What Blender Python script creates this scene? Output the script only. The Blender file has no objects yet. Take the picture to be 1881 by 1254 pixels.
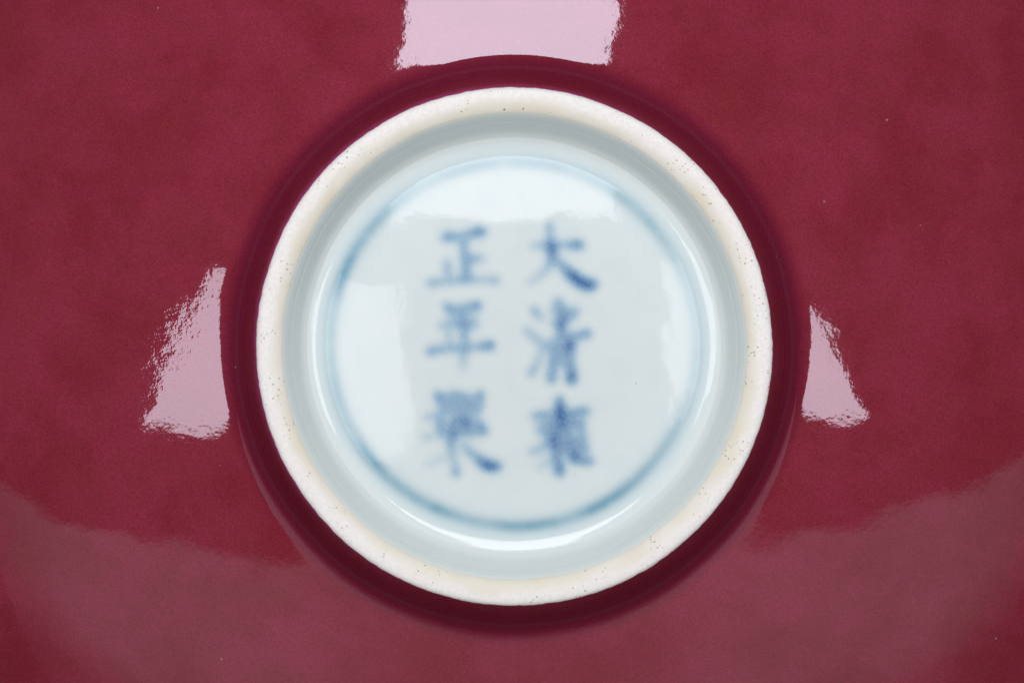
import bpy, math, random
import numpy as np
from mathutils import Vector, Matrix

random.seed(7)
rng = np.random.default_rng(7)
R = math.radians
S = bpy.context.scene
C = S.collection

# ------------------------------------------------------------------ units
PX = 0.001 / 15.8          # metres per photograph pixel at the foot-rim plane
CAM = 0.60                 # camera height above the foot rim
SEAT = 0.032228              # height of the foot rim above the table (dish lies upside down)

# ------------------------------------------------------------------ camera
cam_d = bpy.data.cameras.new("camera")
cam = bpy.data.objects.new("camera", cam_d)
C.objects.link(cam)
cam.location = (-4.0 * PX, 9.5 * PX, SEAT + CAM)
cam_d.sensor_width = 36.0
cam_d.lens = 36.0 * CAM / (1881 * PX)
cam_d.clip_start = 0.01
cam_d.clip_end = 20
S.camera = cam

# ------------------------------------------------------------------ world: a dark studio
w = bpy.data.worlds.new("World")
S.world = w
w.use_nodes = True
w.node_tree.nodes["Background"].inputs[0].default_value = (0.80, 0.88, 1.0, 1)
w.node_tree.nodes["Background"].inputs[1].default_value = 0.035

# ------------------------------------------------------------------ studio lamps
def softbox(name, centre, normal, up, sx, sy, radiance, col, soft=None):
    """rectangular studio lamp; radiance is its surface brightness"""
    d = bpy.data.lights.new(name, 'AREA')
    d.shape = 'RECTANGLE'
    d.size, d.size_y = sx, sy
    d.energy = radiance * math.pi * sx * sy
    d.color = col
    o = bpy.data.objects.new(name, d)
    C.objects.link(o)
    o.location = (centre[0], centre[1], centre[2] + SEAT)
    z = Vector(normal).normalized()
    x = Vector(up).cross(z).normalized()
    y = z.cross(x)
    o.rotation_euler = Matrix((x, y, z)).transposed().to_euler()
    if soft:
        soft(d)
    return o

def fade_panel(d):
    """a large reflector sheet, unevenly lit: fades to its far ends, dim in the middle"""
    d.use_nodes = True
    t = d.node_tree
    em = t.nodes['Emission']
    geo = t.nodes.new('ShaderNodeNewGeometry')
    sep = t.nodes.new('ShaderNodeSeparateXYZ'); t.links.new(geo.outputs['Position'], sep.inputs[0])
    def mr(v, a, b, lo, hi):
        n = t.nodes.new('ShaderNodeMapRange'); n.interpolation_type = 'SMOOTHSTEP'
        t.links.new(v, n.inputs['Value'])
        for k, x in zip(('From Min', 'From Max', 'To Min', 'To Max'), (a, b, lo, hi)):
            n.inputs[k].default_value = x
        return n.outputs[0]
    def mul(a, b, op='MULTIPLY'):
        n = t.nodes.new('ShaderNodeMath'); n.operation = op
        for k, v in enumerate((a, b)):
            if isinstance(v, float): n.inputs[k].default_value = v
            else: t.links.new(v, n.inputs[k])
        return n.outputs[0]
    ax = mul(sep.outputs[0], 0.0, 'ABSOLUTE')
    f = mul(mr(ax, 0.05, 0.60, 0.55, 1.0), mr(ax, 1.2, 2.4, 1.0, 0.35))
    f = mul(f, mr(mul(sep.outputs[1], mul(sep.outputs[0], -0.04), 'ADD'), -0.42, -0.46, 0.25, 1.0))
    f = mul(f, mr(sep.outputs[1], -0.74, -1.4, 1.0, 0.22))
    t.links.new(f, em.inputs['Strength'])

HL = 0.85
def at(x, y, h=1.0):
    return (x * HL, y * HL, h * HL)
softbox("softbox_back", at(-0.014, 0.532), (-0.015, 0.150, 0.989), (-0.012, 0.989, -0.150), 0.398 * HL, 0.647 * HL, 10.6, (0.97, 0.965, 1.0))
softbox("softbox_side", at(-0.390, 0.005), (-0.213, -0.835, 0.507), (-0.967, 0.104, -0.234), 0.510 * HL, 0.410 * HL, 7.0, (1.0, 0.965, 0.985))
softbox("softbox_side", at(0.420, 0.035), (0.083, -0.842, 0.533), (0.182, 0.538, 0.823), 0.308 * HL, 0.515 * HL, 7.3, (1.0, 0.965, 0.985))
softbox("bounce_panel", (0, -0.42 - 0.8, 1.2), (0, 0, 1), (-0.04, 1, 0), 4.6, 1.6, 0.56, (0.95, 0.98, 1.0), fade_panel)

S.view_settings.view_transform = 'Standard'
S.view_settings.look = 'None'
S.view_settings.gamma = 1
S.view_settings.exposure = 0
S.view_settings.use_curve_mapping = False
S.render.engine = 'CYCLES'

# ------------------------------------------------------------------ node helpers
class NT:
    def __init__(s, name):
        s.m = bpy.data.materials.new(name)
        s.m.use_nodes = True
        s.t = s.m.node_tree
        s.n = s.t.nodes
        s.bsdf = s.n["Principled BSDF"]
        s.co = s.n.new('ShaderNodeTexCoord').outputs['Object']
    def link(s, a, b):
        s.t.links.new(a, b)
    def put(s, sock, v):
        if isinstance(v, bpy.types.NodeSocket):
            s.link(v, sock)
        else:
            sock.default_value = v
    def attr(s, name):
        a = s.n.new('ShaderNodeAttribute'); a.attribute_name = name
        return a.outputs['Fac']
    def math(s, op, a, b=0.0, c=0.0, clamp=False):
        n = s.n.new('ShaderNodeMath'); n.operation = op; n.use_clamp = clamp
        s.put(n.inputs[0], a); s.put(n.inputs[1], b); s.put(n.inputs[2], c)
        return n.outputs[0]
    def noise(s, scale, detail=2.0, rough=0.5, off=0.0):
        n = s.n.new('ShaderNodeTexNoise')
        n.inputs['Scale'].default_value = scale
        n.inputs['Detail'].default_value = detail
        n.inputs['Roughness'].default_value = rough
        if off:
            v = s.n.new('ShaderNodeVectorMath'); v.operation = 'ADD'
            s.link(s.co, v.inputs[0]); v.inputs[1].default_value = (off, off * 1.7, off * .3)
            s.link(v.outputs[0], n.inputs['Vector'])
        else:
            s.link(s.co, n.inputs['Vector'])
        return n.outputs['Fac']
    def step(s, v, a, b, lo=0.0, hi=1.0, smooth=True):
        n = s.n.new('ShaderNodeMapRange')
        n.interpolation_type = 'SMOOTHSTEP' if smooth else 'LINEAR'
        s.put(n.inputs['Value'], v)
        n.inputs['From Min'].default_value = a; n.inputs['From Max'].default_value = b
        n.inputs['To Min'].default_value = lo; n.inputs['To Max'].default_value = hi
        return n.outputs[0]
    def mix(s, f, a, b):
        n = s.n.new('ShaderNodeMix'); n.data_type = 'RGBA'
        s.put(n.inputs[0], f); s.put(n.inputs[6], a); s.put(n.inputs[7], b)
        return n.outputs[2]
    def specks(s, scale, size, keep):
        """sparse small dots: 1 inside a dot"""
        v = s.n.new('ShaderNodeTexVoronoi'); v.inputs['Scale'].default_value = scale
        s.link(s.co, v.inputs['Vector'])
        sep = s.n.new('ShaderNodeSeparateColor'); s.link(v.outputs['Color'], sep.inputs[0])
        rad = s.math('MULTIPLY', sep.outputs[1], size)
        d = s.math('LESS_THAN', v.outputs['Distance'], rad)
        return s.math('MULTIPLY', d, s.math('GREATER_THAN', sep.outputs[0], 1 - keep))
    def turning(s, rp, freq):
        """faint concentric throwing lines"""
        n = s.n.new('ShaderNodeTexNoise'); n.noise_dimensions = '1D'
        n.inputs['Scale'].default_value = 1.0; n.inputs['Detail'].default_value = 2
        s.link(s.math('MULTIPLY', rp, freq), n.inputs['W'])
        return n.outputs['Fac']
    def bump(s, layers):
        prev = None
        for h, dist in layers:
            b = s.n.new('ShaderNodeBump')
            b.inputs['Strength'].default_value = 1.0
            b.inputs['Distance'].default_value = dist
            s.link(h, b.inputs['Height'])
            if prev is not None:
                s.link(prev, b.inputs['Normal'])
            prev = b.outputs[0]
        s.link(prev, s.bsdf.inputs['Normal'])

def c4(r, g, b):
    return (r, g, b, 1)

def ruby_colour(t, rp):
    m1 = t.noise(95, 4, 0.6)
    m2 = t.noise(210, 3, 0.55, 3.1)
    grain = t.noise(4300, 2, 0.75, 1.3)
    col = t.mix(t.step(m1, 0.36, 0.64), c4(0.205, 0.0180, 0.0320), c4(0.246, 0.0255, 0.0505))
    col = t.mix(t.step(m2, 0.40, 0.72, 0, 0.6), col, c4(0.215, 0.0245, 0.0350))
    # glaze is deeper wine in the angle of the foot, with shade painted in
    angle_mask = t.math('MULTIPLY', t.step(rp, 474, 500), t.step(rp, 552, 518))
    col = t.mix(t.math('MULTIPLY', angle_mask, 0.9), col, c4(0.150, 0.0095, 0.0300))
    # it thins to a violet pink line at the foot edge, most on one side
    dt = t.n.new('ShaderNodeVectorMath'); dt.operation = 'DOT_PRODUCT'
    t.link(t.co, dt.inputs[0]); dt.inputs[1].default_value = (-0.85, 0.53, 0)
    side = dt.outputs['Value']
    thin = t.step(t.math('ADD', rp, t.math('MULTIPLY', t.noise(420, 2, .5, 7.0), 6.0)), 487, 476.5)
    col = t.mix(t.math('MULTIPLY', thin, t.step(side, -0.012, 0.026, .15, .92)), col, c4(0.40, 0.065, 0.20))
    g = t.step(grain, 0.25, 0.75, 0.72, 1.28, smooth=False)
    v = t.n.new('ShaderNodeVectorMath'); v.operation = 'SCALE'
    t.link(col, v.inputs[0]); t.link(g, v.inputs['Scale'])
    dust = t.specks(520, 0.085, 0.05)
    return t.mix(t.math('MULTIPLY', dust, 0.35), v.outputs[0], c4(0.5, 0.33, 0.38))

def ruby_relief(t):
    # a patch of uneven, rippled glaze on one side of the foot
    v = t.n.new('ShaderNodeVectorMath'); v.operation = 'DISTANCE'
    t.link(t.co, v.inputs[0]); v.inputs[1].default_value = (-640 * PX, 10 * PX, SEAT - 0.010)
    patch = t.math('MULTIPLY', t.noise(340, 4, 0.62, 3.7), t.step(v.outputs['Value'], 0.0105, 0.003))
    return [(t.noise(52, 2, 0.5, 2.0), 0.00021), (t.noise(140, 1, 0.5, 8.3), 0.000030), (patch, 0.000046), (t.noise(330, 3, 0.6, 5.0), 0.000010), (t.noise(1500, 2, 0.6, 6.0), 0.0000030)]

def make_ruby():
    t = NT("ruby glaze")
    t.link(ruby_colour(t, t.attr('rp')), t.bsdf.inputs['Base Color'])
    t.bsdf.inputs['Roughness'].default_value = 0.035
    t.bsdf.inputs['IOR'].default_value = 1.62
    t.bsdf.inputs['Specular Tint'].default_value = (0.88, 0.86, 1.0, 1)
    rp = t.attr('rp')
    t.bump([(t.math('MULTIPLY', t.turning(rp, 0.16), t.step(rp, 530, 505)), 0.00005)] + ruby_relief(t))
    return t.m

WHITE_GLAZE = c4(0.655, 0.735, 0.735)

def make_foot():
    """bare white biscuit rim, cream at its inner side, ruby glaze at its outer side"""
    t = NT("biscuit foot")
    rp = t.attr('rp')
    fine = t.noise(2600, 3, 0.6, 1.0)
    wob = t.math('ADD', rp, t.math('MULTIPLY', t.math('SUBTRACT', t.noise(600, 3, .6, 9.0), .5), 5.0))
    wob2 = t.math('ADD', rp, t.math('MULTIPLY', t.math('SUBTRACT', t.noise(110, 4, .65, 12.0), .5), 44.0))
    white = t.mix(t.step(fine, .35, .65), c4(0.795, 0.775, 0.740), c4(0.860, 0.845, 0.815))
    cream = t.mix(t.step(t.noise(120, 3, .6, 2.2), .3, .7), c4(0.745, 0.705, 0.575), c4(0.80, 0.78, 0.71))
    col = t.mix(t.step(wob2, 458, 438), white, cream)
    dots = t.math('MULTIPLY', t.specks(3000, 0.40, 0.5), t.step(t.noise(300, 2, .5, 8.0), .49, .60))
    col = t.mix(t.math('MULTIPLY', dots, 0.60), col, c4(0.22, 0.19, 0.14))
    dots2 = t.specks(900, 0.16, 0.05)
    col = t.mix(t.math('MULTIPLY', dots2, 0.8), col, c4(0.15, 0.10, 0.05))
    # little greenish-brown kiln spot on the upper right of the rim
    v = t.n.new('ShaderNodeVectorMath'); v.operation = 'DISTANCE'
    t.link(t.co, v.inputs[0]); v.inputs[1].default_value = (313 * PX, 312 * PX, SEAT - 0.0005)
    spot = t.step(t.math('ADD', v.outputs['Value'], t.math('MULTIPLY', fine, 0.0003)), 0.00055, 0.0003)
    col = t.mix(t.math('MULTIPLY', spot, .8), col, c4(0.20, 0.15, 0.05))
    edge = t.step(wob, 473.0, 475.0)
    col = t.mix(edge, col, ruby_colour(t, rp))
    t.link(col, t.bsdf.inputs['Base Color'])
    t.link(t.step(edge, 0, 1, 0.55, 0.05), t.bsdf.inputs['Roughness'])
    t.bsdf.inputs['IOR'].default_value = 1.45
    t.bump([(fine, 0.000006), (t.noise(420, 2, .5, 3.0), 0.00003)])
    return t.m

def make_well_glaze():
    """pale bluish transparent glaze over white porcelain, cobalt showing through"""
    t = NT("pale glaze with cobalt")
    rp = t.attr('rp')
    cb = t.attr('cobalt')
    cloud = t.noise(260, 3, .55, 1.0)
    base = t.mix(t.step(cloud, .3, .7), WHITE_GLAZE, c4(0.685, 0.750, 0.735))
    base = t.mix(t.step(rp, 352, 392), base, c4(0.735, 0.795, 0.775))
    # glaze pools faintly blue along the angle of wall and base
    angle_mask = t.math('MULTIPLY', t.step(rp, 316, 345), t.step(rp, 384, 350))
    base = t.mix(t.math('MULTIPLY', angle_mask, 0.14), base, c4(0.36, 0.56, 0.64))
    grain = t.noise(2900, 2, .7, 2.0)
    d = t.math('MULTIPLY', cb, t.step(grain, .25, .75, .88, 1.12, smooth=False))
    d = t.math('MULTIPLY', d, t.step(cloud, .2, .8, .9, 1.1))
    col = t.mix(t.step(d, 0.0, 0.42, smooth=False), base, c4(0.335, 0.490, 0.605))
    col = t.mix(t.step(d, 0.42, 1.02, smooth=False), col, c4(0.078, 0.185, 0.385))
    # blue-green painted ring
    rg = t.attr('ring')
    col = t.mix(t.math('MULTIPLY', rg, t.step(cloud, .3, .7, .8, 1.1)), col, c4(0.135, 0.325, 0.430))
    dots = t.specks(700, 0.07, 0.06)
    col = t.mix(t.math('MULTIPLY', dots, .6), col, c4(0.2, 0.22, 0.2))
    # bare cream clay right at the glaze line
    lip = t.step(t.math('ADD', rp, t.math('MULTIPLY', t.math('SUBTRACT', t.noise(500, 2, .6, 5.0), .5), 4.0)), 425, 428)
    col = t.mix(t.math('MULTIPLY', lip, .8), col, c4(0.72, 0.69, 0.56))
    t.link(col, t.bsdf.inputs['Base Color'])
    t.bsdf.inputs['Roughness'].default_value = 0.04
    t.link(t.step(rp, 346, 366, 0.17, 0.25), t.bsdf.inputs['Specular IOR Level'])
    t.bsdf.inputs['IOR'].default_value = 1.5
    t.bump([(t.math('MULTIPLY', t.turning(rp, 0.11), t.step(rp, 362, 385)), 0.00006), (t.noise(60, 2, .5, 2.0), 0.00020), (t.noise(420, 2, .55, 4.0), 0.000012), (t.noise(1800, 2, .6, 6.0), 0.000003)])
    return t.m

def make_interior():
    t = NT("white interior glaze")
    t.link(t.mix(t.noise(80), c4(0.70, 0.74, 0.73), c4(0.76, 0.78, 0.77)), t.bsdf.inputs['Base Color'])
    t.bsdf.inputs['Roughness'].default_value = 0.05
    return t.m

def make_table():
    t = NT("dark grey cloth")
    t.link(t.mix(t.noise(900, 3, .6), c4(0.055, 0.055, 0.058), c4(0.085, 0.085, 0.088)), t.bsdf.inputs['Base Color'])
    t.bsdf.inputs['Roughness'].default_value = 0.9
    t.bump([(t.noise(1400, 2, .6, 1.0), 0.0002)])
    return t.m

M_RUBY, M_FOOT, M_WELL, M_IN, M_TABLE = make_ruby(), make_foot(), make_well_glaze(), make_interior(), make_table()

# ------------------------------------------------------------------ table (setting)
def link_mesh(name, verts, faces, mat, parent=None, normals=None, attrs=None):
    me = bpy.data.meshes.new(name)
    me.from_pydata([tuple(v) for v in verts], [], faces)
    me.materials.append(mat)
    me.polygons.foreach_set('use_smooth', [True] * len(me.polygons))
    if attrs:
        for k, vals in attrs.items():
            a = me.attributes.new(k, 'FLOAT', 'POINT')
            a.data.foreach_set('value', np.asarray(vals, dtype=np.float32))
    me.update()
    if normals is not None:
        me.normals_split_custom_set_from_vertices([tuple(n) for n in normals])
    o = bpy.data.objects.new(name, me)
    C.objects.link(o)
    if parent is not None:
        o.parent = parent
    return o

tv = [(x, y, z) for z in (-0.03, 0.0) for x, y in ((-.45, -.35), (.45, -.35), (.45, .35), (-.45, .35))]
tf = [(3, 2, 1, 0), (4, 5, 6, 7), (0, 1, 5, 4), (1, 2, 6, 5), (2, 3, 7, 6), (3, 0, 4, 7)]
table = link_mesh("table", tv, tf, M_TABLE)
for p in table.data.polygons:
    p.use_smooth = False
table["kind"] = "structure"

# ------------------------------------------------------------------ dish profile (apparent radius in photo px -> slope)
def integrate(knots, r0, r1, step, z0):
    """slope knots (radius px, fall angle in degrees, positive = falls along travel); returns r px, z mm"""
    n = max(2, int(abs(r1 - r0) / step) + 1)
    r = np.linspace(r0, r1, n)
    kr = np.array([k[0] for k in knots], float); ka = np.array([k[1] for k in knots], float)
    o = np.argsort(kr)
    a = np.interp(r, kr[o], ka[o])
    if n > 9:                                    # soften the knots
        k = np.ones(5) / 5
        a = np.convolve(np.pad(a, 2, mode='edge'), k, 'valid')
    dr = abs(r1 - r0) / (n - 1)
    z = np.zeros(n); z[0] = z0
    t = np.tan(np.radians(a))
    z[1:] = z0 - np.cumsum((t[1:] + t[:-1]) / 2) * dr / 15.8
    return r, z

OUT = [(458, 0), (466, 8), (471, 28), (474, 60), (478, 72), (492, 70), (504, 60), (515, 46), (525, 30), (533, 19.5), (540, 14.0),
       (549, 12.2), (570, 12.3), (700, 15.5), (900, 22), (1050, 32), (1140, 40), (1190, 48), (1222, 58), (1240, 74)]
INN = [(458, 0), (450, 6), (442, 15), (433, 27), (428, 42), (424, 56), (416, 62), (396, 62), (389, 53), (383, 38), (377, 21),
       (366, 10), (354, 4), (348, 0), (345, -3.4), (343, -7.0), (0, 0)]

ro, zo = integrate(OUT, 458, 1240, 1.5, 0.0)
ri, zi = integrate(INN, 458, 0, 1.5, 0.0)
ri[-1] = 0.0

def true_r(rp, z):
    return rp * PX * (1 + (-z * 0.001) / CAM)

NS = 720
TH = np.linspace(0, 2 * np.pi, NS, endpoint=False)

def place(rp, z, th):
    """profile point -> world, with the slight hand-thrown irregularity of the dish"""
    r = true_r(rp, z)
    wob = 1 + 0.0016 * np.cos(2 * th + 1.2) * 1.0 + 0.0009 * np.cos(3 * th + .4) + 0.0006 * np.cos(7 * th + 2) + 0.0005 * np.cos(12 * th + 1) + 0.00035 * np.cos(19 * th)
    k = np.clip((430 - rp) / 80, 0, 1)           # the base sits very slightly off the foot's centre
    x = r * np.cos(th) * wob * 0.999 - 1.0 * PX * k
    y = r * np.sin(th) * wob * 1.003 + 4.5 * PX * k
    return x, y

def frames(rp, z):
    """profile normals in (radial, z)"""
    rt = true_r(rp, z); zz = z * 0.001
    dr = np.gradient(rt); dz = np.gradient(zz)
    nr, nz = -dz, dr
    s = np.sign(nz); s[s == 0] = 1
    nr, nz = nr * s, nz * s
    l = np.hypot(nr, nz)
    return nr / l, nz / l

def lathe(rp, z, nr, nz):
    """full grids of vertices, normals and radius for profile samples"""
    P = len(rp)
    RP = np.repeat(rp, NS); Z = np.repeat(z, NS); T = np.tile(TH, P)
    x, y = place(RP, Z, T)
    V = np.stack([x, y, SEAT + Z * 0.001], 1)
    N = np.stack([np.repeat(nr, NS) * np.cos(T), np.repeat(nr, NS) * np.sin(T), np.repeat(nz, NS)], 1)
    i = np.arange(P - 1)[:, None]; j = np.arange(NS)[None, :]
    j2 = (j + 1) % NS
    F = np.stack([i * NS + j, i * NS + j2, (i + 1) * NS + j2, (i + 1) * NS + j], -1).reshape(-1, 4)
    return V, N, RP, F

def submesh(name, V, N, F, attrs, mat, parent, flip=False):
    used, inv = np.unique(F, return_inverse=True)
    f = inv.reshape(F.shape)
    if flip:
        f = f[:, ::-1]
    faces = [tuple(dict.fromkeys(int(a) for a in q)) for q in f]
    return link_mesh(name, V[used], faces, mat, parent, N[used], {k: v[used] for k, v in attrs.items()})

dish = bpy.data.objects.new("porcelain_dish", None)
C.objects.link(dish)
dish["label"] = "ruby red porcelain dish turned upside down, white foot ring around a blue six-character mark"
dish["category"] = "dish"

# --- outside: foot ring crest to 480 px belongs to the foot, the rest is the body
nr, nz = frames(ro, zo)
kb = int(np.argmin(abs(ro - 480)))
# inner side of the foot crest down to the glaze line
nri, nzi = frames(ri, zi)
kg = int(np.argmin(abs(ri - 428)))
rf = np.concatenate([ri[:kg + 1][::-1], ro[1:kb + 1]]); zf = np.concatenate([zi[:kg + 1][::-1], zo[1:kb + 1]])
nrf = np.concatenate([nri[:kg + 1][::-1], nr[1:kb + 1]]); nzf = np.concatenate([nzi[:kg + 1][::-1], nz[1:kb + 1]])
nrf[:kg + 1] = -abs(nrf[:kg + 1]); nrf[kg + 1:] = abs(nrf[kg + 1:])
V, N, RP, F = lathe(rf, zf, nrf, nzf)
foot = submesh("foot_ring", V, N, F, {'rp': RP}, M_FOOT, dish, True)
foot["label"] = "bare white foot rim with tiny dark specks and a cream inner edge"

V, N, RP, F = lathe(ro[kb:], zo[kb:], abs(nr[kb:]), nz[kb:])
body = submesh("body", V, N, F, {'rp': RP}, M_RUBY, dish, True)
body["label"] = "glossy ruby red glazed outside of the dish"

# --- lip and inside of the dish (underneath), so that the wall has thickness
wall = 2.4
rl = [1240, 1238, 1230, 1218]; zl = [zo[-1], zo[-1] - .9, zo[-1] - 1.2, zo[-1] - .6]
sel = np.arange(len(ro) - 1, kb, -24)
rin = [r * 1.0 - 30 for r in ro[sel] if r > 560]; zin = [z - wall for r, z in zip(ro[sel], zo[sel]) if r > 560]
prof_r = np.array(rl + rin + [300, 0.0]); prof_z = np.array(zl + zin + [zin[-1] + .6, zin[-1] + .7])
V, N, RP, F = lathe(prof_r, prof_z, np.zeros(len(prof_r)), np.ones(len(prof_r)))
inside = link_mesh("inner_wall", V, [tuple(int(a) for a in q) for q in F], M_IN, dish)
LOW = SEAT + (zo[-1] - 1.2) * 0.001
print("lip height above table", LOW)

# ------------------------------------------------------------------ the mark: brush strokes as soft cobalt density
# points in two 4.6975x enlargements of the photo (first 740,380; second 740,640): x, y, strength
K = 4.6975
def A(*p): return [(740 + x / K, 380 + y / K, s) for x, y, s in p]
def B(*p): return [(740 + x / K, 640 + y / K, s) for x, y, s in p]
MARK = {
 'zheng': [A((345,265,.35),(385,250,.70),(440,255,.45),(500,262,.45),(590,238,.52),(650,222,.74),(690,218,.68)),
           A((522,280,.48),(535,380,.46),(538,450,.48),(545,560,.48),(545,615,.55)),
           A((565,452,.45),(640,448,.40),(685,445,.28)), A((385,480,.40),(390,530,.42),(395,605,.30)),
           A((235,655,.52),(320,645,.33),(400,637,.34),(545,632,.42),(700,628,.30),(805,628,.48))],
 'nian': [A((365,835,.32),(410,885,.60),(470,880,.42),(520,872,.45),(590,868,.50),(645,858,.68)),
          A((320,1025,.28),(430,1005,.32),(540,1020,.58),(630,1015,.36)),
          A((522,900,.46),(527,1050,.50),(525,1150,.40),(528,1215,.50)), B((525,20,.42),(524,120,.30),(525,190,.20)),
          A((235,1248,.52),(300,1225,.45),(400,1220,.36),(525,1208,.48),(640,1212,.36),(715,1205,.55),(760,1200,.74)),
          A((395,1060,.28),(400,1200,.32)), A((420,960,.22),(620,950,.25))],
 'zhi': [B((290,390,.45),(310,415,.68),(335,455,.50)), B((400,400,.42),(450,395,.48),(540,420,.46),(600,440,.36)),
         B((672,390,.46),(660,425,.58),(665,480,.40)), B((330,480,.42),(440,470,.44),(560,490,.45),(670,510,.38)),
         B((200,595,.28),(270,570,.30),(360,545,.40),(500,545,.45),(650,545,.42)),
         B((325,620,.48),(330,680,.52),(335,740,.46)), B((430,640,.52),(500,625,.66),(555,630,.80),(560,670,.66)),
         B((640,640,.50),(670,670,.66),(695,715,.58)), B((425,690,.58),(432,740,.66),(430,790,.54)),
         B((190,762,.38),(240,758,.24)), B((415,800,.48),(425,900,.38),(440,980,.28),(455,1080,.54)),
         B((200,1000,.16),(270,975,.20),(350,935,.22)), B((480,720,.46),(560,730,.48),(620,730,.44)),
         B((520,830,.34),(570,890,.42),(630,935,.46),(690,985,.70),(740,1005,.95),(780,1015,1.0),(830,1008,.60))],
 'da': [A((1265,140,.28),(1265,180,.55),(1272,250,.32),(1280,320,.66),(1290,365,.82),(1292,430,.58),(1275,480,.36),(1230,545,.30),(1160,615,.26),(1080,662,.20)),
        A((1110,335,.28),(1200,335,.34),(1285,338,.50),(1400,330,.36),(1460,325,.56),(1510,322,.76),(1545,325,.48)),
        A((1310,445,.46),(1370,505,.50),(1430,565,.68),(1490,615,.96),(1550,655,1.12),(1595,678,1.15),(1640,670,.68))],
 'qing': [A((1125,885,.40),(1155,915,.42),(1200,965,.28)), A((1070,1065,.36),(1120,1115,.34),(1190,1180,.34),(1250,1195,.32)),
          B((1110,222,.42),(1140,170,.34),(1180,80,.30),(1200,0,.28)),
          A((1340,815,.46),(1375,880,.54),(1385,930,.54),(1365,985,.72),(1360,1040,.66),(1365,1095,.56)),
          A((1300,890,.34),(1400,905,.44),(1495,895,.46)), A((1300,1000,.36),(1400,970,.50),(1470,930,.42)),
          A((1220,1205,.34),(1330,1150,.38),(1440,1115,.44),(1530,1105,.46),(1595,1092,.54)),
          A((1450,1160,.62),(1452,1195,.90),(1440,1225,.66)),
          B((1305,0,.46),(1305,90,.46),(1295,180,.48),(1280,265,.58)), B((1450,10,.52),(1445,100,.50),(1448,190,.62),(1452,245,1.0),(1450,270,.75)),
          B((1310,30,.44),(1440,30,.44)), B((1310,110,.42),(1440,110,.44)), A((1260,1215,.36),(1440,1210,.46))],
 'yong': [B((1350,440,.52),(1358,490,.78),(1368,560,.80),(1368,640,.60),(1350,720,.50)),
          B((1130,585,.44),(1200,578,.46),(1290,570,.42),(1400,560,.50),(1490,550,.58),(1585,540,.62)),
          B((1170,690,.36),(1280,650,.48),(1420,640,.54),(1550,650,.50)),
          B((1270,790,.56),(1312,770,.72),(1312,850,.66),(1325,920,.62),(1345,985,.66),(1358,1055,.85)),
          B((1110,892,.36),(1200,860,.36),(1320,820,.46),(1450,800,.52),(1570,770,.40)),
          B((1420,690,.50),(1430,800,.54),(1420,890,.48)), B((1540,650,.46),(1530,760,.40),(1560,860,.46)),
          B((1500,870,.52),(1475,940,.74),(1530,960,.56),(1615,975,.58)), B((1170,1030,.20),(1230,990,.24),(1290,950,.28)),
          B((1210,740,.38),(1290,720,.44)), B((1390,870,.46),(1580,865,.44))],
}
GX0, GY0, GW, GH = 720, 360, 460, 580              # working area of the mark, photo px
gx, gy = np.meshgrid(np.arange(GW) + GX0 + 0.0, np.arange(GH) + GY0 + 0.0)
def soften(a, sg):
    k = np.exp(-0.5 * (np.arange(-int(4 * sg), int(4 * sg) + 1) / sg) ** 2); k /= k.sum()
    a = np.apply_along_axis(np.convolve, 0, a, k, 'same')
    return np.apply_along_axis(np.convolve, 1, a, k, 'same')
def stroke_density(px, py, strokes):
    """brush strokes bled into the glaze: drawn as tapered bands, then diffused"""
    out = np.zeros_like(gx)
    wx = gx + 1.2 * np.sin(gy / 17.0 + 1.7 * np.sin(gx / 23.0)); wy = gy + 1.2 * np.sin(gx / 19.0 + 1.5 * np.sin(gy / 15.0))
    for pts in strokes:
        for (x0, y0, s0), (x1, y1, s1) in zip(pts[:-1], pts[1:]):
            dx, dy = x1 - x0, y1 - y0
            t = np.clip(((wx - x0) * dx + (wy - y0) * dy) / (dx * dx + dy * dy + 1e-9), 0, 1)
            d = np.hypot(wx - x0 - t * dx, wy - y0 - t * dy)
            q = np.minimum(0.88, 1.08 * (s0 + (s1 - s0) * t) ** 1.12)
            rad = 5.6 + 3.2 * q
            out = np.maximum(out, q * np.clip((rad - d) / 3.0 + 0.5, 0, 1))
    out = 1.34 * soften(out, 7.4) + 0.20 * soften(out, 17)
    fx = np.clip(px - GX0, 0, GW - 1.001); fy = np.clip(py - GY0, 0, GH - 1.001)
    i = fx.astype(int); j = fy.astype(int); u = fx - i; v = fy - j
    return (out[j, i] * (1 - u) + out[j, i + 1] * u) * (1 - v) + (out[j + 1, i] * (1 - u) + out[j + 1, i + 1] * u) * v

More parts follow.
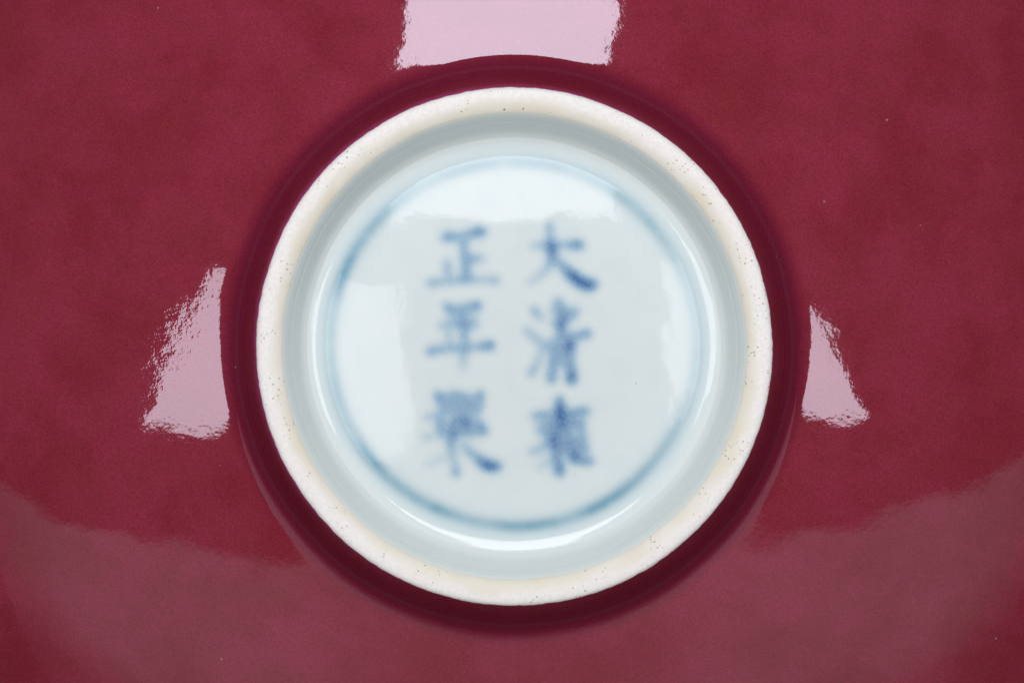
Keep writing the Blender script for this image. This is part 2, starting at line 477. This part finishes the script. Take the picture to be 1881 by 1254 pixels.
# --- inner wall of the foot and base
kw = int(np.argmin(abs(ri - 356)))               # wall / ring boundary
V, N, RP, F = lathe(ri[kg:kw + 1], zi[kg:kw + 1], nri[kg:kw + 1], nzi[kg:kw + 1])
zero = np.zeros(len(RP))
def ring_density(V):
    # back to photo pixels, radius about the base's own centre
    x = V[:, 0] / PX + 1.0; y = V[:, 1] / PX - 4.5
    sc = 1 + 0.0052 / CAM
    r = np.hypot(x, y) / sc; th = np.degrees(np.arctan2(y, x))
    def lobe(c, w):
        return np.exp(-(((th - c + 180) % 360 - 180) / w) ** 2)
    var = 0.42 + 0.36 * lobe(150, 18) + 0.34 * lobe(238, 55) + 0.24 * lobe(-50, 40) + 0.22 * lobe(42, 12) - 0.16 * lobe(0, 26) - 0.10 * lobe(185, 18)
    var = var * (1 + 0.12 * np.cos(np.radians(9 * th)) * np.cos(np.radians(4 * th + 50)))
    rc = 336 + 1.8 * np.cos(np.radians(2 * th + 20)) + 0.9 * np.cos(np.radians(5 * th))
    return np.clip(var * (0.86 * np.exp(-((r - rc) / 13.5) ** 2) + 0.14 * np.exp(-((r - rc + 8) / 24) ** 2)), 0, 1)
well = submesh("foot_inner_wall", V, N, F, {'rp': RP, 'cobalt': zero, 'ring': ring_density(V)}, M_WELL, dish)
well["label"] = "pale grey-blue glazed inner wall of the foot"

V, N, RP, F = lathe(ri[kw:], zi[kw:], nri[kw:], nzi[kw:])
depth = SEAT - V[:, 2]
px = 944.5 + (V[:, 0] / PX + 4.0) / (1 + depth / CAM) - 4.0
py = 636.5 - (V[:, 1] / PX - 9.5) / (1 + depth / CAM) - 9.5
dens = {k: stroke_density(px, py, s) for k, s in MARK.items()}
cob = np.max(np.stack(list(dens.values())), 0)
cob = np.clip(cob - 0.012, 0, 1.2)
attrs = {'rp': RP, 'cobalt': cob, 'ring': ring_density(V)}
own = np.argmax(np.stack(list(dens.values())), 0)
fc = cob[F].mean(1); fr = RP[F].mean(1); fo = own[F[:, 0]]
is_ring = fr > 316
is_char = (fc > 0.15) & ~is_ring
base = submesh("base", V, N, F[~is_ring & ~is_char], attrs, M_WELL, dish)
base["label"] = "slightly domed white glazed base inside the foot"
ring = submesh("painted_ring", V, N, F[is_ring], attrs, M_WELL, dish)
ring["label"] = "soft blue ring painted around the edge of the base"
LAB = {'da': "three-stroke blue character at the head of its column", 'qing': "blurred blue character with three drops at its side",
       'yong': "dense blue character at the foot of its column, dark upright through it", 'zheng': "blue character of level and upright strokes on a long base line",
       'nian': "blue character with one upright crossing three bars", 'zhi': "dense blue character with a dark sweeping tail"}
for i, k in enumerate(dens):
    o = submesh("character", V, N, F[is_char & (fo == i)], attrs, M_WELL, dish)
    o["label"] = LAB[k]
